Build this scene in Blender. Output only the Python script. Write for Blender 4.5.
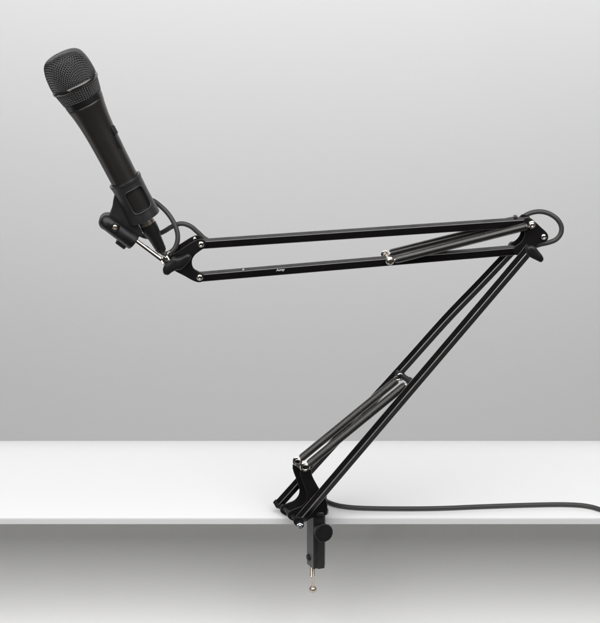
import bpy, bmesh, math, random
from mathutils import Vector, Matrix
random.seed(4)
for o in list(bpy.data.objects): bpy.data.objects.remove(o)
scene = bpy.context.scene
R = math.radians

# ---------------- camera ----------------
PITCH = R(22); DIST = 2.0; FPX = 1739.0; Z0 = 0.268
FWD = Vector((0, math.cos(PITCH), -math.sin(PITCH)))
UP = Vector((0, math.sin(PITCH), math.cos(PITCH)))
CAM = Vector((0, 0, Z0)) - FWD*DIST
cd = bpy.data.cameras.new('camera'); cam = bpy.data.objects.new('camera', cd)
scene.collection.objects.link(cam); scene.camera = cam
cam.location = CAM; cam.rotation_euler = (math.pi/2 - PITCH, 0, 0)
cd.sensor_fit = 'HORIZONTAL'; cd.sensor_width = 36; cd.lens = 36*FPX/600
cd.clip_start = 0.05; cd.clip_end = 50

# ---------------- world, lamps, exposure ----------------
w = bpy.data.worlds.new('World'); scene.world = w; w.use_nodes = True
w.node_tree.nodes['Background'].inputs[0].default_value = (1, 1, 1, 1)
w.node_tree.nodes['Background'].inputs[1].default_value = 0.03
def area(name, loc, target, sx, sy, power):
    l = bpy.data.lights.new(name, 'AREA'); l.shape = 'RECTANGLE'; l.size = sx; l.size_y = sy; l.energy = power
    o = bpy.data.objects.new(name, l); scene.collection.objects.link(o); o.location = loc
    d = Vector(target) - Vector(loc); o.rotation_euler = d.to_track_quat('-Z', 'Y').to_euler()
    return o
area('key_softbox', (0, -0.70, 1.375), (0, 0.0, 0), 3.2, 1.72, 47)
area('backdrop_strip', (0, 0.45, 1.6), (0, 1.2, 1.55), 4.0, 0.3, 45)
area('front_strip', (-1.0, -1.75, 0.38), (0, 0, 0.2), 0.08, 0.6, 2.0)  # unseen lamp, added to draw highlights along the tube edges
scene.view_settings.view_transform = 'Standard'; scene.view_settings.look = 'None'
scene.view_settings.exposure = 0.0; scene.view_settings.gamma = 1

# ---------------- picture measure -> place helpers ----------------
def ray(px, py):
    return (FWD*FPX + Vector((1, 0, 0))*(px-300) + UP*(311.5-py)).normalized()
def P(px, py, y=0.0):                       # point on the upright plane Y = y
    d = ray(px, py); return CAM + d*((y-CAM.y)/d.y)
def T(px, py, z=0.0):                       # point on the level plane Z = z
    d = ray(px, py); return CAM + d*((z-CAM.z)/d.z)
MM = 0.00115
def px2m(p): return (p-CAM).dot(FWD)/FPX

# ---------------- materials ----------------
def mat(name, col, rough=0.4, metal=0.0, spec=0.5, bump=0.0, bscale=2000, rvar=0.08, cvar=0.12, coat=0.0):
    m = bpy.data.materials.new(name); m.use_nodes = True; nt = m.node_tree; n = nt.nodes; b = n['Principled BSDF']
    tc = n.new('ShaderNodeTexCoord')
    nz = n.new('ShaderNodeTexNoise'); nz.inputs['Scale'].default_value = 60; nz.inputs['Detail'].default_value = 6
    nt.links.new(tc.outputs['Object'], nz.inputs['Vector'])
    mr = n.new('ShaderNodeMapRange'); mr.inputs['From Min'].default_value = .3; mr.inputs['From Max'].default_value = .7
    mr.inputs['To Min'].default_value = max(0.02, rough-rvar); mr.inputs['To Max'].default_value = rough+rvar
    nt.links.new(nz.outputs['Fac'], mr.inputs['Value']); nt.links.new(mr.outputs[0], b.inputs['Roughness'])
    mx = n.new('ShaderNodeMix'); mx.data_type = 'RGBA'
    mx.inputs[6].default_value = (*[c*(1-cvar) for c in col], 1); mx.inputs[7].default_value = (*[min(1, c*(1+cvar)) for c in col], 1)
    nt.links.new(nz.outputs['Fac'], mx.inputs[0]); nt.links.new(mx.outputs[2], b.inputs['Base Color'])
    b.inputs['Metallic'].default_value = metal; b.inputs['Specular IOR Level'].default_value = spec
    b.inputs['Coat Weight'].default_value = coat
    if bump:
        n2 = n.new('ShaderNodeTexNoise'); n2.inputs['Scale'].default_value = bscale; n2.inputs['Detail'].default_value = 3
        nt.links.new(tc.outputs['Object'], n2.inputs['Vector'])
        bp = n.new('ShaderNodeBump'); bp.inputs['Strength'].default_value = bump; bp.inputs['Distance'].default_value = 0.0002
        nt.links.new(n2.outputs['Fac'], bp.inputs['Height']); nt.links.new(bp.outputs[0], b.inputs['Normal'])
    return m
M = dict(
    table=mat('white_laminate', (.885, .885, .885), .45, spec=.3, cvar=.004, rvar=.03),
    back=mat('backdrop_paper', (.80, .80, .80), .9, spec=.1, cvar=.004),
    floor=mat('floor_paper', (.80, .797, .785), .9, spec=.1, cvar=.004),
    tube=mat('black_anodised_tube', (.009, .008, .008), .26, spec=.15, bump=.12, bscale=3000),
    plate=mat('black_coated_steel', (.008, .007, .007), .42, spec=.4, bump=.4, bscale=2200),
    spring=mat('black_spring_steel', (.15, .145, .14), .24, metal=.9, spec=.5),
    chrome=mat('polished_chrome', (.86, .82, .77), .12, metal=1, cvar=.03, rvar=.04),
    brass=mat('worn_nickel', (.58, .51, .44), .26, metal=1, cvar=.1),
    zinc=mat('zinc_nut', (.72, .76, .78), .22, metal=1, cvar=.1),
    mic=mat('microphone_paint', (.056, .051, .048), .30, metal=.65, spec=.5, bump=.2, bscale=4000, rvar=.015, cvar=.03),
    band=mat('microphone_band', (.010, .009, .009), .3),
    ring=mat('grille_ring', (.11, .105, .10), .20, metal=.9),
    wire=mat('grille_wire', (.125, .122, .122), .16, metal=.95),
    foam=mat('dark_grille_lining', (.006, .006, .006), .9, spec=.1),
    clip=mat('grey_black_nylon', (.024, .0240, .0255), .36, spec=.5, bump=.5, bscale=1800),
    knob=mat('black_plastic', (.010, .0095, .010), .38, spec=.5, bump=.4, bscale=1800),
    rubber=mat('cable_rubber', (.040, .038, .037), .42, spec=.5, bump=.3),
    edge=mat('tube_edge_highlight', (.66, .65, .64), .36, metal=1),  # highlight line painted onto the chamfers of the lower tubes
    flange=mat('clamp_side_sheen', (.13, .132, .137), .42, metal=.3),  # lighter grey puts reflected light into the clamp's left face
    dull=mat('tube_edge_highlight_dull', (.16, .157, .155), .40, metal=1),  # weaker painted highlight for the upper tube chamfers
    clamp=mat('grey_clamp_steel', (.050, .050, .051), .36, metal=.6, spec=.5, bump=.3),
    ink=mat('white_print', (.75, .76, .80), .5, cvar=.02),
    lever=mat('switch_plastic', (.012, .012, .012), .3),
)

# ---------------- object helpers ----------------
def empty(name, loc, label, cat):
    o = bpy.data.objects.new(name, None); scene.collection.objects.link(o); o.location = loc
    o.empty_display_size = .02; o['label'] = label; o['category'] = cat; return o
def wloc(o):
    v = Vector(o.location)
    while o.parent: o = o.parent; v += Vector(o.location)
    return v
def obj(name, bm, m, parent=None, bevel=0, seg=2, ang=35, sub=0, origin=None, label=None):
    bmesh.ops.recalc_face_normals(bm, faces=bm.faces)
    vs = [v.co for v in bm.verts]
    if origin is None:
        lo = Vector([min(v[i] for v in vs) for i in range(3)]); hi = Vector([max(v[i] for v in vs) for i in range(3)])
        origin = (lo+hi)/2
    bmesh.ops.translate(bm, verts=bm.verts, vec=-Vector(origin))
    me = bpy.data.meshes.new(name); bm.to_mesh(me); bm.free(); me.materials.append(m)
    me.shade_smooth(); me.set_sharp_from_angle(angle=R(ang))
    o = bpy.data.objects.new(name, me); scene.collection.objects.link(o)
    if parent: o.parent = parent; o.location = Vector(origin) - wloc(parent)
    else: o.location = origin
    if bevel:
        b = o.modifiers.new('bevel', 'BEVEL'); b.width = bevel; b.segments = seg; b.limit_method = 'ANGLE'; b.angle_limit = R(35)
        b.harden_normals = False
    if sub:
        s = o.modifiers.new('sub', 'SUBSURF'); s.levels = sub; s.render_levels = sub
    if label: o['label'] = label
    return o
def frame(d):
    d = d.normalized(); u = Vector((0, -1, 0)); u = (u - d*u.dot(d))
    if u.length < .2: u = Vector((0, 0, 1)); u = u - d*u.dot(d)
    u.normalize(); return u, d.cross(u).normalized()
def loft(bm, rings, closed=True, cap=True):
    R_ = [[bm.verts.new(p) for p in r] for r in rings]; n = len(R_[0])
    for a, b in zip(R_, R_[1:]):
        for i in range(n if closed else n-1):
            j = (i+1) % n; bm.faces.new((a[i], a[j], b[j], b[i]))
    if cap: bm.faces.new(R_[0][::-1]); bm.faces.new(R_[-1])
    return R_
def lathe(bm, pts, n=40, cap=True, flat=1.0):      # pts: (centre Vector, radius, axis Vector)
    rings = []
    for c, r, ax in pts:
        u, v = frame(ax)
        rings.append([c + u*(math.cos(2*math.pi*k/n)*r*flat) + v*(math.sin(2*math.pi*k/n)*r) for k in range(n)])
    loft(bm, rings, cap=cap)
def turned(bm, a, d, prof, n=32, cap=True):        # prof: (distance along d, radius)
    d = d.normalized(); lathe(bm, [(a + d*s, max(r, 1e-6), d) for s, r in prof], n, cap)
def square_tube(bm, a, b, w, roll, path=None):
    pts = path or [a, b]; d0 = (pts[-1]-pts[0]).normalized(); u, v = frame(d0); c, s = math.cos(roll), math.sin(roll)
    U = u*c + v*s; V = v*c - u*s
    def ring(p, h):
        q = []; rr = h*.20
        for k, (sx, sy) in enumerate(((1, 1), (-1, 1), (-1, -1), (1, -1))):
            for j in range(5):
                an = math.pi/2*(k + j/4); q.append(p + U*(sx*(h-rr) + rr*math.cos(an)) + V*(sy*(h-rr) + rr*math.sin(an)))
        return q
    h = w/2; da = (pts[1]-pts[0]).normalized(); db = (pts[-2]-pts[-1]).normalized()
    loft(bm, [ring(pts[0]+da*.004, h*.78), ring(pts[0], h*.78)] + [ring(p, h) for p in pts] + [ring(pts[-1], h*.78), ring(pts[-1]+db*.004, h*.78)])
def catmull(pts, k=10):
    q = [pts[0]*2-pts[1]] + pts + [pts[-1]*2-pts[-2]]; out = []
    for i in range(1, len(q)-2):
        p0, p1, p2, p3 = q[i-1:i+3]
        for j in range(k):
            t = j/k
            out.append(.5*((2*p1) + (p2-p0)*t + (2*p0-5*p1+4*p2-p3)*t*t + (3*p1-p0-3*p2+p3)*t**3))
    out.append(q[-2]); return out
def pipe(bm, pts, r, n=10, cap=True, rad=None):
    u = None; rings = []
    for i, p in enumerate(pts):
        d = (pts[min(i+1, len(pts)-1)] - pts[max(i-1, 0)]).normalized()
        if u is None: u = frame(d)[0]
        u = (u - d*u.dot(d)).normalized(); v = d.cross(u); rr = rad[i] if rad else r
        rings.append([p + u*(math.cos(2*math.pi*k/n)*rr) + v*(math.sin(2*math.pi*k/n)*rr) for k in range(n)])
    loft(bm, rings, cap=cap)
def prism(bm, pts, y, t):                          # outline at plane y, thickness t going back
    a = [P(px, py, y) for px, py in pts]
    loft(bm, [a, [p + Vector((0, t, 0)) for p in a]])
def smooth_poly(pts, k=4):
    v = [Vector((p[0], p[1])) for p in pts]; n = len(v); out = []
    for i in range(n):
        p0, p1, p2, p3 = v[i-1], v[i], v[(i+1) % n], v[(i+2) % n]
        for j in range(k):
            t = j/k; out.append(.5*((2*p1)+(p2-p0)*t+(2*p0-5*p1+4*p2-p3)*t*t+(3*p1-p0-3*p2+p3)*t**3))
    return [(p.x, p.y) for p in out]
def box(bm, c, ax, ay, az, sx, sy, sz):
    loft(bm, [[c + ax*(x*sx/2) + ay*(y*sy/2) + az*(z*sz/2) for x, y in ((-1, -1), (1, -1), (1, 1), (-1, 1))] for z in (-1, 1)])
F = Vector((0, -1, 0))                              # towards the viewer side

# ---------------- the setting ----------------
def extrude_x(name, prof, x0, x1, m, closed=False):
    bm = bmesh.new(); n = 24
    rings = [[Vector((x0+(x1-x0)*i/n, y, z)) for y, z in prof] for i in range(n+1)]
    loft(bm, rings, closed=closed, cap=closed)
    return obj(name, bm, m, ang=50)
TH = .0095
prof = [(.12, 0), (.0035, 0)]
prof = []
for i in range(7):                                  # front edge, small round over
    a = i/6*math.pi/2; prof.append((.0028*(1-math.sin(a)), -.0028*(1-math.cos(a))))
prof = prof[::-1] if prof[0][0] < prof[-1][0] else prof
front = [(.0030*(1-math.cos(a)), -.0030*(1-math.sin(a))) for a in [i/6*math.pi/2 for i in range(7)]]   # (0,-.003) .. (.003,0)
RB = .16; y0 = .1705
back = [(y0+RB*math.sin(a), -RB+RB*math.cos(a)) for a in [i/16*R(60) for i in range(17)]]
under = [(y0+(RB-TH)*math.sin(a), -RB+(RB-TH)*math.cos(a)) for a in [i/16*R(60) for i in range(16, -1, -1)]]
loop = [(0, -TH)] + front + [(.05, 0), (.12, 0)] + back + under + [(.12, -TH), (.05, -TH)]
tb = extrude_x('table', loop, -1.6, 1.6, M['table'], closed=True)
tb['label'] = 'white tabletop with a thin straight front edge under the clamped boom arm'; tb['category'] = 'table'
fr = .17; fy = .075; fz = -.03
FA, FB, FC = .21, .121, (0.0, -.034)
fl = [(FC[0]+FA, -TH-.001)] + [(FC[0]+FA*math.cos(a), FC[1]-FB*math.sin(a)) for a in [i/24*math.pi/2 for i in range(0, 25)]] + [(-.13, FC[1]-FB), (-.15, FC[1]-FB-.004), (-.155, FC[1]-FB-.3)]
o = extrude_x('floor', fl, -1.6, 1.6, M['floor']); o['kind'] = 'structure'
bk = [(.4, -.95), (.9, -.95)] + [(1.2-.15+.15*math.sin(a), -.95+.15-.15*math.cos(a)) for a in [i/10*math.pi/2 for i in range(0, 11)]] + [(1.2, 0), (1.2, 1.2)]
o = extrude_x('backdrop', bk, -2.2, 2.2, M['back']); o['kind'] = 'structure'

# ---------------- table clamp ----------------
cl = empty('table_clamp', (P(318, 545, -.008).x, -.008, -.09), 'black steel clamp gripping the front edge of the white tabletop', 'clamp')
def vert_edge(px, py0, py1, y): return P(px, py0, y), P(px, py1, y)
bm = bmesh.new()
zt = P(313, 517, -.016).z; zb = P(313, 569, -.016).z
xA = P(313.3, 545, -.017).x; xL = P(306.8, 545, -.004).x; xR = P(324.6, 545, -.013).x
plan = [(xL, -.0035), (xA, -.017), (xA+.0022, -.0172), (xA+.0030, -.0155), (xA+.0052, -.0155), (xA+.0060, -.0168), (xR, -.0145), (xR+.001, -.0035)]
zt2 = .011
loft(bm, [[Vector((x, y, z)) for x, y in plan] for z in (zb, zt2)])
cb = obj('clamp_body', bm, M['clamp'], cl, bevel=.0004)
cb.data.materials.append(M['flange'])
for f in cb.data.polygons:                          # left flange painted lighter, in place of light it would reflect
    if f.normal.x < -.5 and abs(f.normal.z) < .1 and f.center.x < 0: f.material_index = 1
xc = (xL+xR)/2
bm = bmesh.new(); loft(bm, [[Vector((x, y, z)) for x, y in ((xL+.001, -.004), (xR, -.004), (xR-.002, .036), (xL+.003, .036))] for z in (.0008, .0085)])
obj('upper_jaw', bm, M['clamp'], cl, bevel=.001)
bm = bmesh.new(); loft(bm, [[Vector((x, y, z)) for x, y in ((xL+.001, -.004), (xR, -.004), (xR-.002, .032), (xL+.003, .032))] for z in (zb+.0006, zb+.009)])
obj('lower_jaw', bm, M['clamp'], cl, bevel=.001)
bm = bmesh.new(); sy = .012
sx = P(312.3, 585, sy).x; zb1 = P(313, 576, sy).z; zb2 = P(313, 589, sy).z
prof = [(0, .0)]; z = zb1; up_to = -TH-.003
pr = []; k = 0; zz = zb1
while zz < up_to: pr.append((zz-zb1, .0032 if k % 2 else .0026)); zz += .0006; k += 1
turned(bm, Vector((sx, sy, zb1)), Vector((0, 0, 1)), pr, 16)
turned(bm, Vector((sx, sy, up_to-.0005)), Vector((0, 0, 1)), [(0, .007), (.001, .008), (.0028, .008)], 24)
sc = obj('clamp_screw', bm, M['brass'], cl, ang=25)
bm = bmesh.new(); c = Vector((sx+.0008, sy-.001, zb2))
turned(bm, c, Vector((-.0012, 0, 1)), [(.0005, .0017), (zb1-zb2+.001, .0017)], 14)
r = .0047; turned(bm, c + Vector((0, 0, -.0)), Vector((0, 0, 1)), [(-r*math.cos(a), r*math.sin(a)) for a in [math.pi*i/12 for i in range(13)]], 24)
obj('screw_handle', bm, M['brass'], sc)
bm = bmesh.new(); c = P(308.3, 557, -.007)
turned(bm, c + Vector((.004, 0, 0)), Vector((-1, -.35, 0)), [(0, .0042), (.0048, .0042), (.006, .0030)], 20)
obj('bolt', bm, M['knob'], cl)
# collar
bm = bmesh.new(); c = Vector((P(320.5, 517, -.010).x, -.010, .0112))
turned(bm, c, Vector((0, 0, 1)), [(0, .0085), (.0008, .0095), (.0045, .0095), (.006, .0082), (.0066, .0060)], 32)
obj('collar', bm, M['clamp'], cl)
# thumb screw knob
kn = P(324.2, 533.2, -.036); ax = (P(324.2, 533.2, -.036) - P(319.2, 529, -.019)).normalized()
bm = bmesh.new(); rings = []
for s, r, lob in ((-.019, .0070, 0), (-.0085, .0078, 0), (-.0085, .0090, 1), (-.0078, .0100, 1), (-.001, .0112, 1), (-.0003, .0108, .6), (0, .0100, .2), (0, .008, 0)):
    u, v = frame(ax); n = 96
    rings.append([kn + ax*s + (u*math.cos(2*math.pi*k/n) + v*math.sin(2*math.pi*k/n))*r*(1+lob*.012*math.cos(16*2*math.pi*k/n)) for k in range(n)])
loft(bm, rings)
obj('thumb_knob', bm, M['knob'], cl)

# ---------------- boom arm ----------------
base = P(319, 512, -.010)
arm = empty('boom_arm', Vector((base.x, -.010, .018)), 'black scissor boom arm folded in a Z with four springs and chrome bolts', 'boom arm')
def bolt(px, py, y, rpx=3.1, m='chrome', parent=arm, name='bolt', h=.0022):
    c = P(px, py, y); r = rpx*px2m(c); bm = bmesh.new()
    turned(bm, c, F, [(-.0035, r*.6), (0, r*.6), (0, r), (h*.35, r), (h*.75, r*.86), (h, r*.55), (h*1.02, r*.40), (h*.45, r*.34), (h*.45, r*.02)], 24)
    return obj(name, bm, M[m], parent, ang=40)
def tube(a, b, w, roll, name='arm_tube', path=None, edge='edge'):
    bm = bmesh.new(); square_tube(bm, a, b, w, roll, path)
    for i, f in enumerate(bm.faces): f.material_index = 1 if i >= 40 and i < len(bm.faces)-42 and i % 20 % 5 < 4 else 0
    o = obj(name, bm, M['tube'], arm, ang=40); o.data.materials.append(M[edge])
    wn = o.modifiers.new('wn', 'WEIGHTED_NORMAL'); wn.keep_sharp = True; wn.weight = 100; return o
# lower arm
TA = tube(None, None, .0086, R(31), path=catmull([P(279, 504, .012), P(339, 437.5, .012), P(399, 372, .011), P(445.5, 320, .011), P(481, 283, .010), P(515, 247, .010)], 5))
TB = tube(P(298.5, 521, -.027), P(531, 247.5, -.025), .0090, R(32))
# upper arm
TU = tube(P(201, 243.9, -.004), P(530, 221.6, -.004), .0092, R(4), edge='dull')
TL = tube(P(199.6, 276.8, -.004), P(521, 249.4, -.004), .0092, R(4), edge='dull')
# end caps of the lower tubes (black plastic plugs)
for t, (px, py, y), (qx, qy) in ((TA, (277.6, 505.5, .012), (290, 491.6)), (TB, (297.2, 522.6, -.027), (310, 507.6))):
    a = P(px, py, y); b = P(qx, qy, y); d = (b-a).normalized(); bm = bmesh.new()
    square_tube(bm, a - d*.0008, a + d*.0045, .0103, R(32)); obj('end_cap', bm, M['knob'], t, ang=30, bevel=.0004)
# springs
def spring(a, b, r=.0042, wire=.00066, pitch=.0015, hook=.0055, h0=.0036, h1=.0036):
    d = (b-a).normalized(); u, v = frame(d); L = (b-a).length - 2*hook; n = int(L/pitch); pts = []
    for i in range(n*12+1):
        t = i/(n*12); ang = 2*math.pi*i/12
        sr = r*(.75+.25*min(1, min(t, 1-t)*n/1.5))
        pts.append(a + d*(hook + L*t) + u*(math.cos(ang)*sr) + v*(math.sin(ang)*sr))
    bm = bmesh.new(); pipe(bm, pts, wire, 6)
    turned(bm, a + d*(hook+.002), d, [(0, r*.35), (.001, r-.0007), (L-.005, r-.0007), (L-.004, r*.35)], 16)
    s = obj('spring', bm, M['spring'], arm, ang=60)
    for e, dd, hr in ((a, d, h0), (b, -d, h1)):
        bm = bmesh.new(); q = [e + dd*(hook+.0015) + u*.0]
        for k in range(0, 15):
            an = math.pi*.15 + k/14*math.pi*1.6
            q.append(e + dd*(hr*math.cos(an)) + v*(hr*math.sin(an)))
        pipe(bm, catmull(q, 3), hr*.34, 10); obj('spring_hook', bm, M['chrome'], s)
    return s
spring(P(297.5, 461.3, -.003), P(400.5, 377, -.003), pitch=.00155, wire=.00068, h0=.0046)
spring(P(305.0, 467.0, -.0195), P(409, 382, -.014), pitch=.00155, wire=.00068, h0=.0046)
spring(P(390, 261, -.016), P(532, 225, -.016), r=.0042)
spring(P(385, 254.5, .010), P(526, 219, .010), r=.0042)
# mid pins that the springs hook to
bm = bmesh.new(); a = P(397.5, 373, .008); b = P(413, 383, -.022); d = b-a
turned(bm, a, d, [(0, .0036), (.0005, .0042), (d.length*.30, .0042), (d.length*.31, .0034), (d.length*.72, .0034), (d.length*.73, .0042), (d.length*.96, .0042), (d.length, .003)], 20)
obj('pivot_pin', bm, M['knob'], arm)
bm = bmesh.new(); a = P(384.5, 254, .016); b = P(390.5, 261.5, -.0195); d = b-a
turned(bm, a, d, [(-.001, .0022), (0, .0036), (.0015, .0036), (.0018, .0024), (d.length-.0018, .0024), (d.length-.0016, .0040), (d.length-.0004, .0040), (d.length+.0010, .0026), (d.length+.001, .0008)], 20)
obj('pivot_pin', bm, M['brass'], arm, label='nickel pin through the lower tube of the upper arm')
# base bracket: two plates and a web
fp = [(302, 467), (306, 466), (310, 468.5), (312.5, 477), (319, 489), (326.5, 501), (327, 513), (322, 517), (312, 518), (303, 523), (293, 521), (288, 517.5), (288.5, 513), (294, 509.5), (301.5, 506.5), (306, 501), (306.8, 495), (305, 488), (300, 474)]
bp_ = [(x-7.5, y-5.5) for x, y in fp]
bm = bmesh.new(); prism(bm, smooth_poly(fp, 3), -.0185, .0022); fpl = obj('base_bracket', bm, M['plate'], arm, bevel=.0004)
bm = bmesh.new()
prism(bm, smooth_poly(bp_, 3), .0010, .0020); obj('side_plate', bm, M['plate'], fpl, bevel=.0004)
bm = bmesh.new()       # web bending along the rear of the bracket
e0 = [P(x, y, -.0165) for x, y in ((309.5, 470), (312, 477), (319, 489.5), (325.5, 501))]
e1 = [P(x-7, y-5, .0010) for x, y in ((309.5, 470), (312, 477), (319, 489.5), (325.5, 501))]
for (a, b), (c, d) in zip(zip(e0, e0[1:]), zip(e1, e1[1:])):
    q = [bm.verts.new(p) for p in (a, b, d, c)]; bm.faces.new(q)
bmesh.ops.remove_doubles(bm, verts=bm.verts, dist=1e-6)
bmesh.ops.solidify(bm, geom=bm.faces[:], thickness=.0015)
obj('web', bm, M['plate'], fpl)
bm = bmesh.new(); c = Vector((P(320.5, 514, -.010).x, -.010, .0178))
turned(bm, c, Vector((0, 0, 1)), [(0, .0066), (.001, .0074), (.016, .0074), (.0175, .006)], 28)
obj('post', bm, M['plate'], fpl)
for (px, py, q) in ((303, 467.5, 0),):
    bm = bmesh.new(); a = P(295.0, 463.0, .004); b = P(302.5, 468.5, -.020); d = b-a
    turned(bm, a, d, [(0, .0022), (d.length, .0022)], 14); obj('pivot_pin', bm, M['plate'], arm)
# base pivot pin, spacers and nut
a = P(279.5, 503.5, .014); b = P(299.3, 522.5, -.034); d = b-a; L = d.length
bm = bmesh.new(); turned(bm, a, d, [(0, .0026), (L*.16, .0026), (L*.17, .0042), (L*.24, .0042), (L*.25, .0026), (L*.5, .0026), (L*.51, .0042), (L*.58, .0042), (L*.59, .0026), (L*.98, .0024)], 20)
obj('pivot_pin', bm, M['knob'], arm)
bm = bmesh.new(); c = P(300, 524.8, -.033)
turned(bm, c, F, [(0, .0049), (.0008, .0049)], 28)
turned(bm, c + F*.0008, F, [(0, .0042), (.0026, .0042), (.0032, .0036)], 6)
turned(bm, c + F*.004, F, [(-.001, .0022), (.0004, .0022), (.0010, .0016)], 16)
obj('nut', bm, M['zinc'], arm, ang=20)
bm = bmesh.new(); c = P(298.6, 521.5, -.0335); turned(bm, c, F, [(0, .0062), (.0008, .0058)], 24); obj('washer', bm, M['knob'], arm)
# middle joint
jp = [(524.5, 219), (529, 217.8), (534, 221), (541, 227.5), (547, 233.2), (548.3, 238), (545.5, 242), (540, 243.3), (536.5, 246), (535.5, 251), (533, 256), (527, 257.5), (518, 256), (513, 251), (515, 247), (520.5, 243), (524, 238), (525, 232), (523, 226)]
bm = bmesh.new(); prism(bm, smooth_poly(jp, 3), -.0125, .0020); J = obj('joint_bracket', bm, M['plate'], arm, bevel=.0004)
bm = bmesh.new(); prism(bm, smooth_poly([(x-4, y-3.2) for x, y in jp], 3), .0022, .0018); obj('side_plate', bm, M['plate'], J, bevel=.0004)
bolt(531.8, 224.8, -.0205, 3.2, h=.0026); bolt(543.6, 236.6, -.0125, 3.0)
bm = bmesh.new(); a = P(526, 219, .014); b = P(531.8, 224.8, -.0200); turned(bm, a, b-a, [(-.001, .002), (0, .0032), (.002, .0032), (.0022, .002), ((b-a).length, .002)], 16); obj('pivot_pin', bm, M['brass'], arm)
bm = bmesh.new(); a = P(512, 245.5, .020); b = P(530.5, 252, -.031); turned(bm, a, b-a, [(-.001, .0040), (0, .0050), (.004, .0050), (.0042, .0028), ((b-a).length, .0028)], 20); obj('pivot_pin', bm, M['knob'], arm)
def wing(pts, y, t, hub, hr, rise=.0015):
    bm = bmesh.new(); sp = smooth_poly(pts, 5); cx = sum(p[0] for p in sp)/len(sp); cy = sum(p[1] for p in sp)/len(sp)
    rings = []
    for f, dy in ((.80, t), (.94, t*.92), (1, t*.75), (1, t*.30), (.95, t*.10), (.84, 0), (.55, -.0004), (.2, -.0006)):
        rings.append([P(cx+(x-cx)*f, cy+(yy-cy)*f, y) + Vector((0, dy, 0)) for x, yy in sp])
    loft(bm, rings)
    c = P(hub[0], hub[1], y + t*.5); turned(bm, c, -F, [(0, hr*.9), (t*.5, hr), (t*1.1, hr)], 24)
    return obj('wing_knob', bm, M['knob'], arm, ang=50)
wing([(526.4, 252.5), (527.2, 248.2), (531, 246.4), (535.4, 248), (539.3, 252.6), (543, 257.2), (543.7, 260.6), (541.3, 262.9), (536.8, 261), (531.3, 258.3), (527.6, 256)], -.040, .0075, (531, 252.5), .0055)
wing([(162.6, 271.4), (163.8, 267), (168.8, 262.4), (172.6, 258.6), (177.2, 258.8), (182, 257.4), (187.3, 254.9), (190.6, 256.2), (190.5, 260.4), (186, 266), (181.4, 269.9), (176, 270.8), (171, 273.4), (167.6, 275.8), (164, 275)], -.0235, .0085, (176, 265), .0058)
# left end bracket
ep = [(169.5, 256.5), (175, 253), (184, 247.5), (193, 241.8), (199, 239.2), (203.5, 240), (206, 243.5), (205, 247.5), (200, 251), (195, 255), (192.3, 259.5), (192, 264.5), (194, 269), (199, 272.2), (203.6, 274.8), (204.6, 278.5), (202, 281.8), (197.5, 282.3), (192, 280.3), (184, 275.8), (175, 271.2), (168.5, 266)]
bm = bmesh.new(); prism(bm, smooth_poly(ep, 3), -.0120, .0018); E = obj('end_bracket', bm, M['plate'], arm, bevel=.0004)
bm = bmesh.new(); prism(bm, smooth_poly([(x-3.2, y-3.6) if y < 262 else (x-2, y-1.5) for x, y in ep], 3), .0030, .0018); obj('side_plate', bm, M['plate'], E, bevel=.0004)
bolt(201, 244.2, -.0122, 3.3); bolt(199.7, 277.3, -.0122, 3.3)
bm = bmesh.new(); c = P(173.5, 256.5, -.004); d = (P(196, 242, -.004)-c); turned(bm, P(195, 238.3, .0), F, [(0, .002), (.004, .0023), (.0045, .0015)], 14); obj('bolt', bm, M['chrome'], arm)
# chrome hinge lug between rod and bracket
bm = bmesh.new(); a = P(163, 262.5, -.010); b = P(172, 256.5, -.010)
turned(bm, a, b-a, [(-.001, .0030), (0, .0044), (.0030, .0044), (.0034, .0032), (.0052, .0032), (.0056, .0052), (.0096, .0052), (.0102, .003)], 6)
turned(bm, P(163.6, 258.2, -.016), F, [(0, .0026), (.0016, .0026), (.0022, .0012)], 16)
turned(bm, P(169, 253.8, -.014), F, [(0, .0026), (.0016, .0026), (.0022, .0012)], 16)
c = P(165.5, 259.5, -.013); turned(bm, c, F, [(0, .0038), (.002, .0038), (.0028, .002)], 20)
obj('hinge_lug', bm, M['chrome'], arm)
bm = bmesh.new(); a = P(132, 237.5, -.006); b = P(164.5, 262, -.010); turned(bm, a, b-a, [(0, .0029), ((b-a).length*.9, .0029), ((b-a).length, .0024)], 28)
obj('swivel_rod', bm, M['chrome'], arm)
# clip swivel barrel
bm = bmesh.new(); a = P(105.5, 221, -.014); b = P(134.5, 242.2, -.012); d = b-a; L = d.length
turned(bm, a, d, [(-.0062, .0010), (-.0056, .0040), (-.0035, .0068), (0, .0086), (.003, .0090), (L*.55, .0094), (L*.93, .0100), (L*.985, .0096), (L, .0080), (L-.0005, .0045), (L-.004, .0045)], 40)
sw = obj('swivel_barrel', bm, M['knob'], arm, ang=50)
bm = bmesh.new(); u = d.normalized(); v = Vector((-u.z, 0, u.x))
c = P(121.5, 243.3, -.008); box(bm, c, u, Vector((0, 1, 0)), v, .013, .010, .006)
obj('tab', bm, M['clip'], sw, bevel=.0012)
bm = bmesh.new(); c = P(115.2, 227.2, -.0232)
turned(bm, c, F, [(-.001, .0052), (.0006, .0052), (.0010, .0046), (.0003, .0044), (.0003, .003)], 28)
obj('bolt_seat', bm, M['knob'], sw)
bolt(115.0, 227.0, -.0232, 2.9, 'brass', sw, 'clip_screw', .0022)

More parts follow.
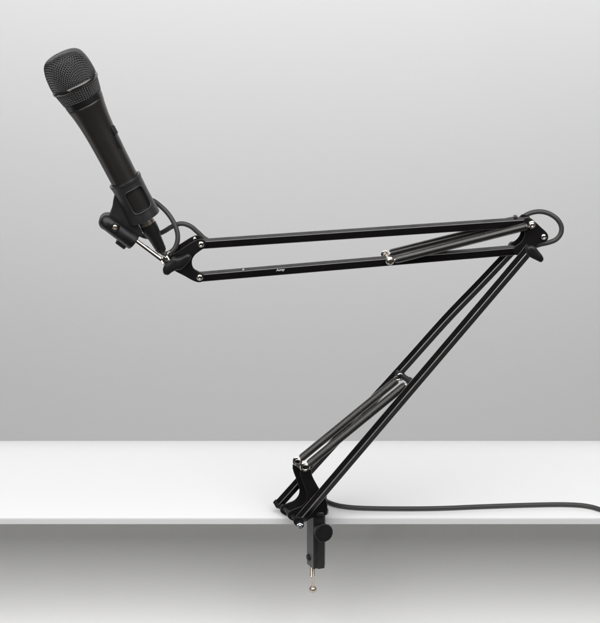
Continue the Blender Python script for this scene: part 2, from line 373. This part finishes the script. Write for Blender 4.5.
# mic axis in picture measure, s counted down from the grille ring
AX0 = (75.2, 84.0); DX, DY = .4605, .8877; YM = -.006
def A(s): return P(AX0[0]+DX*s, AX0[1]+DY*s, YM)
MP = px2m(A(40)); MAX = (A(150)-A(-30)).normalized()
def mic_prof(bm, prof, n=56, cap=True, off=0): lathe(bm, [(A(s), max(r, .01)*MP, MAX) for s, r in prof], n, cap)
U_, V_ = frame(MAX)       # U_ points at the viewer, V_ sideways
# clip sleeve with a window
n = 240; S0, S1 = 107.5, 150.5; rows = 84
def sleeve_r(t):                                    # outer radius px
    return 16.6 + .6*math.exp(-((t-.03)/.05)**2) - .8*math.sin(math.pi*min(1, t*1.1))*.6 + .3*t
bm = bmesh.new(); outer = []; inner = []
side = 1 if V_.x > 0 else -1
for i in range(rows+1):
    t = i/rows; s = S0+(S1-S0)*t; ro, ri = [], []
    for k in range(n):
        an = 2*math.pi*k/n; dir_ = U_*math.cos(an)+V_*math.sin(an)*side
        r = sleeve_r(t)
        ro.append(bm.verts.new(A(s)+dir_*r*MP)); ri.append(bm.verts.new(A(s)+dir_*(r-2.4)*MP))
    outer.append(ro); inner.append(ri)
def in_window(i, k):
    t = (i+.5)/rows; an = (2*math.pi*(k+.5)/n + math.pi) % (2*math.pi) - math.pi; deg = math.degrees(an)
    # rounded window facing right of the viewer
    u = (deg-23)/38; v = (t-.49)/.275
    return abs(u)**5+abs(v)**5 < 1
for i in range(rows):
    for k in range(n):
        k2 = (k+1) % n
        if in_window(i, k): continue
        bm.faces.new((outer[i][k], outer[i][k2], outer[i+1][k2], outer[i+1][k]))
        bm.faces.new((inner[i][k2], inner[i][k], inner[i+1][k], inner[i+1][k2]))
        for di, dk, va, vb in ((0, -1, (i, k), (i+1, k)), (0, 1, (i+1, k2), (i, k2)), (-1, 0, (i, k2), (i, k)), (1, 0, (i+1, k), (i+1, k2))):
            ni, nk = i+di, (k+dk) % n
            if ni < 0 or ni >= rows or in_window(ni, nk):
                bm.faces.new((outer[va[0]][va[1]], outer[vb[0]][vb[1]], inner[vb[0]][vb[1]], inner[va[0]][va[1]]))
bmesh.ops.remove_doubles(bm, verts=bm.verts, dist=1e-7)
for v in [v for v in bm.verts if not v.link_faces]: bm.verts.remove(v)
clip = obj('mic_clip', bm, M['clip'], arm, ang=60)
bm = bmesh.new(); fr_ = []            # raised lip round the window
for q in range(72):
    th = 2*math.pi*q/72; cu_, su_ = math.cos(th), math.sin(th)
    uu = math.copysign(abs(cu_)**.4, cu_)*1.02; vv = math.copysign(abs(su_)**.4, su_)*1.03
    an = R(23+38*uu); t = .49+.275*vv
    fr_.append(A(S0+(S1-S0)*t) + (U_*math.cos(an)+V_*math.sin(an)*side)*(sleeve_r(t)+.05)*MP)
fr_.append(fr_[0].copy()); pipe(bm, fr_, .00085, 8, cap=False)
obj('window_lip', bm, M['clip'], clip, ang=80)
bm = bmesh.new()
prism(bm, smooth_poly([(116, 192), (113.4, 199), (112.3, 206), (110.6, 212), (108, 219), (113, 225), (124, 229), (133, 234), (139.5, 237.5), (142, 234.5), (139.5, 229), (138, 224), (142, 216), (134, 205), (124, 194)], 3), -.0125, .020)
obj('clip_stem', bm, M['clip'], clip, bevel=.004, seg=4, ang=50)
bm = bmesh.new(); c = P(107.8, 219.6, .004); turned(bm, c, F, [(0, .0086), (.001, .0094), (.005, .0094), (.0056, .0082), (.0064, .0082), (.007, .0092), (.011, .0092), (.012, .008)], 36)
obj('hinge_ear', bm, M['clip'], clip)

# printed mark on the lower tube of the upper arm
cu = bpy.data.curves.new('t', 'FONT'); cu.body = 'Auray'; cu.size = .0052; cu.shear = .3; cu.offset = .00012; cu.extrude = .00004
to = bpy.data.objects.new('t', cu); scene.collection.objects.link(to)
bpy.context.view_layer.update()
me = bpy.data.meshes.new_from_object(to.evaluated_get(bpy.context.evaluated_depsgraph_get()))
bpy.data.objects.remove(to)
mw = max(v.co.x for v in me.vertices)
bm = bmesh.new(); bm.from_mesh(me)
p0 = P(276.2, 271.2, -.00885); p1 = P(285.0, 270.45, -.00885); d = (p1-p0); k = d.length/mw; d.normalize(); upv = Vector((-d.z, 0, d.x))
for v in bm.verts: x, y, z = v.co; v.co = p0 + d*x*k + upv*y*k*1.0 + F*z
obj('printed_mark', bm, M['ink'], TL)
bm = bmesh.new(); turned(bm, P(243.3, 269.6, -.0086), F, [(0, .0011), (.0004, .0009)], 12); obj('rivet', bm, M['ink'], TL)
# small cable clip on top of the upper tube
bm = bmesh.new(); pipe(bm, catmull([P(501, 220.2, .0), P(507, 218.6, .001), (P(513, 217.4, .002))], 4), .0011, 8); c = P(515.3, 217.6, .001); box(bm, c, Vector((1, 0, 0)), Vector((0, 1, 0)), Vector((0, 0, 1)), .0042, .006, .0048)
obj('cable_tie', bm, M['rubber'], arm, bevel=.0006)

# ---------------- microphone ----------------
mic = empty('microphone', A(104), 'dark grey handheld microphone with wire mesh head held in the clip', 'microphone')
bm = bmesh.new()
mic_prof(bm, [(21.3, 19.0), (22.2, 19.4), (23.2, 19.3), (27, 18.4), (33, 17.4), (42, 16.3), (52, 15.5), (62, 15.0), (80, 14.5), (104, 14.2), (148, 13.6), (151, 13.2), (152, 10.5)], 72)
body = obj('body', bm, M['mic'], mic, ang=40)
bm = bmesh.new(); mic_prof(bm, [(14.6, 19.4), (15.2, 20.2), (20.8, 19.7), (21.2, 19.3)], 72); obj('band', bm, M['band'], mic)
bm = bmesh.new(); mic_prof(bm, [(-2.6, 22.6), (-2.2, 24.0), (-1, 24.7), (.8, 24.7), (2.0, 24.1), (2.6, 22.6)], 72); obj('grille_ring', bm, M['ring'], mic, ang=80)
HEAD = [(-1.5, 23.2), (-6, 23.6), (-12, 23.4), (-18, 22.8), (-23, 21.7), (-27.5, 20.1), (-30.8, 17.4), (-32.8, 13.3), (-33.8, 7.5), (-34.1, 0.01)]
bm = bmesh.new(); mic_prof(bm, [(s*.985, r*.965) for s, r in HEAD], 56); core = obj('grille', bm, M['foam'], mic)
# finely resampled head profile, arc length measured from the crown
hp = catmull([Vector((s, r, 0)) for s, r in HEAD[::-1]], 8); arc = [0]
for a, b in zip(hp, hp[1:]): arc.append(arc[-1]+(b-a).length)
def on_head(al, an, lift=0):
    al = min(al, arc[-1]-1e-4); i = 0
    while arc[i+1] < al: i += 1
    f = (al-arc[i])/(arc[i+1]-arc[i]); q = hp[i].lerp(hp[i+1], f); r = max(q.y, 0)+lift
    return A(q.x) + (U_*math.cos(an)+V_*math.sin(an)*side)*r*MP
G = 1.8; Smax = arc[-1]; bm = bmesh.new(); N = int(Smax/G)
for fam in (0, 1):
    for i in range(-N, N+1):
        c = i*G; half = math.sqrt(max(0, Smax**2-c*c))
        if half < 2: continue
        m_ = max(8, int(half*2/(G*.5))); pts = []
        for j in range(m_+1):
            t = -half + 2*half*j/m_; x, y = (c, t) if fam == 0 else (t, c)
            par = math.cos(math.pi*t/G)*(1 if i % 2 else -1)*(1 if fam == 0 else -1)
            pts.append(on_head(math.hypot(x, y), math.atan2(y, x)-.12, .30*par))
        pipe(bm, pts, .37*MP, 5, cap=False)
obj('wire_mesh', bm, M['wire'], core, ang=80)
# lower mesh collar, woven on the bias
bm = bmesh.new(); mic_prof(bm, [(2.2, 22.3), (15, 19.5)], 56); low = obj('lower_grille', bm, M['foam'], mic)
bm = bmesh.new(); NN = 52
for fam in (1, -1):
    for i in range(NN):
        pts = []
        for j in range(25):
            t = j/24; s = 2.4+12.6*t; r = 22.9+(20.1-22.9)*t + .25*math.cos(math.pi*j/2+(0 if fam > 0 else math.pi))
            an = 2*math.pi*i/NN + fam*t*2*math.pi*6/NN
            pts.append(A(s)+(U_*math.cos(an)+V_*math.sin(an))*r*MP)
        pipe(bm, pts, .37*MP, 5, cap=False)
obj('wire_mesh', bm, M['wire'], low, ang=80)
# switch plate on the right flank
bm = bmesh.new(); ang = R(68)
def on_body(s, an, r): return A(s)+(U_*math.cos(an)+V_*math.sin(an)*side)*r*MP
def br(s): return 14.6+2.9*math.exp(-(s-24)/14)
def flank(bm, s0, s1, half, lift, a0):
    rows_ = []
    for i in range(13):
        t = i/12; s = s0+(s1-s0)*t; hw = half*math.sqrt(max(.02, 1-(2*t-1)**6))
        rows_.append([on_body(s, a0+hw*(q/4), br(s)+(lift if abs(q) < 4 else -.6)) for q in range(-4, 5)])
    loft(bm, rows_, closed=False, cap=False)
flank(bm, 37, 77, R(30), .35, ang)
sp_ = obj('switch_plate', bm, M['lever'], mic, ang=50)
bm = bmesh.new(); u = MAX; nrm = (U_*math.cos(ang)+V_*math.sin(ang)*side).normalized(); tn = u.cross(nrm)
c = on_body(57, ang, br(57)+.9); box(bm, c, u, tn, nrm, .010, .007, .0030)
for k in (-1, 0, 1): box(bm, c+u*k*.0028+nrm*.0018, u, tn, nrm, .0012, .006, .0010)
obj('switch', bm, M['knob'], sp_, bevel=.0005)

# ---------------- cable ----------------
cab = empty('audio_cable', T(560, 505, .003), 'black rubber cable plugged into the microphone and trailing over the white tabletop', 'cable')
bm = bmesh.new(); mic_prof(bm, [(150.5, 7.2), (151, 8.0), (153.2, 8.0), (153.6, 7.5), (154.6, 7.5), (155, 8.0), (157.5, 8.0), (158, 7.4)], 36); plug = obj('plug', bm, M['brass'], cab)
bm = bmesh.new(); mic_prof(bm, [(157.6, 7.2), (158.4, 8.4), (164, 8.4), (168, 8.0), (173, 6.7), (182, 5.7), (187.5, 5.0), (189, 3.8)], 32); obj('strain_relief', bm, M['knob'], plug, ang=50)
bm = bmesh.new()
for s in (175, 178, 181, 184): mic_prof(bm, [(s, 5.0), (s+.2, 6.5-(s-175)*.09), (s+1.3, 6.4-(s-175)*.09), (s+1.5, 5.0)], 28)
obj('relief_rib', bm, M['knob'], plug)
RC = .0028; CT = RC+.0003
pts = [A(186), A(190.5), P(168.5, 253.2, -.005), P(174.5, 248.5, -.003), P(177.6, 240, 0), P(176.6, 229.5, .004), P(170.5, 217, .009), P(161, 206.5, .015), P(150, 200, .024), P(138, 207, .026), P(135, 220, .024),
       P(138.5, 232, .020), P(146, 236.6, .017), P(155, 235.2, .014), P(164, 231.4, .011), P(172, 226.6, .009), P(181, 223.6, .008), P(190, 226, .007), P(198, 232.5, .0065), P(206, 239.3, .0060)]
for t in (.06, .25, .5, .75, .92): pts.append(P(201+329*t, 243.9-22.3*t+1.5, .0052))
pts += [P(516, 221.5, .0055), P(523, 216.8, .0065), P(531, 212.9, .007), P(540, 211.6, .007), P(549, 213.6, .006), P(557, 219, .004), P(561.3, 226.5, .002), P(560.5, 234, 0), P(555.5, 239.8, -.002), P(547.5, 242.8, -.004), P(539.5, 244.6, -.006), P(531, 248, -.0075), P(524, 256, -.0125)]
for t in (.08, .25, .45, .65, .8, .9): pts.append(P(531-232.5*t+1.0, 247.5+273.5*t, -.0165+.002))
pts += [P(316, 501, -.006)+Vector((.004, .02, .0)), T(325, 500, CT), T(332, 503.6, CT), T(343, 506.3, CT), T(362, 508, CT), T(400, 508.6, CT), T(440, 508.2, CT), T(480, 506.6, CT), T(520, 505.2, CT), T(556, 504.4, CT), T(578, 505, CT), T(592, 507, CT), T(606, 511, CT), T(625, 514, CT), T(660, 512, CT), T(720, 500, CT), T(820, 480, CT), T(980, 470, CT)]
bm = bmesh.new(); pipe(bm, catmull(pts, 8), RC, 14)
obj('cord', bm, M['rubber'], cab, ang=80)
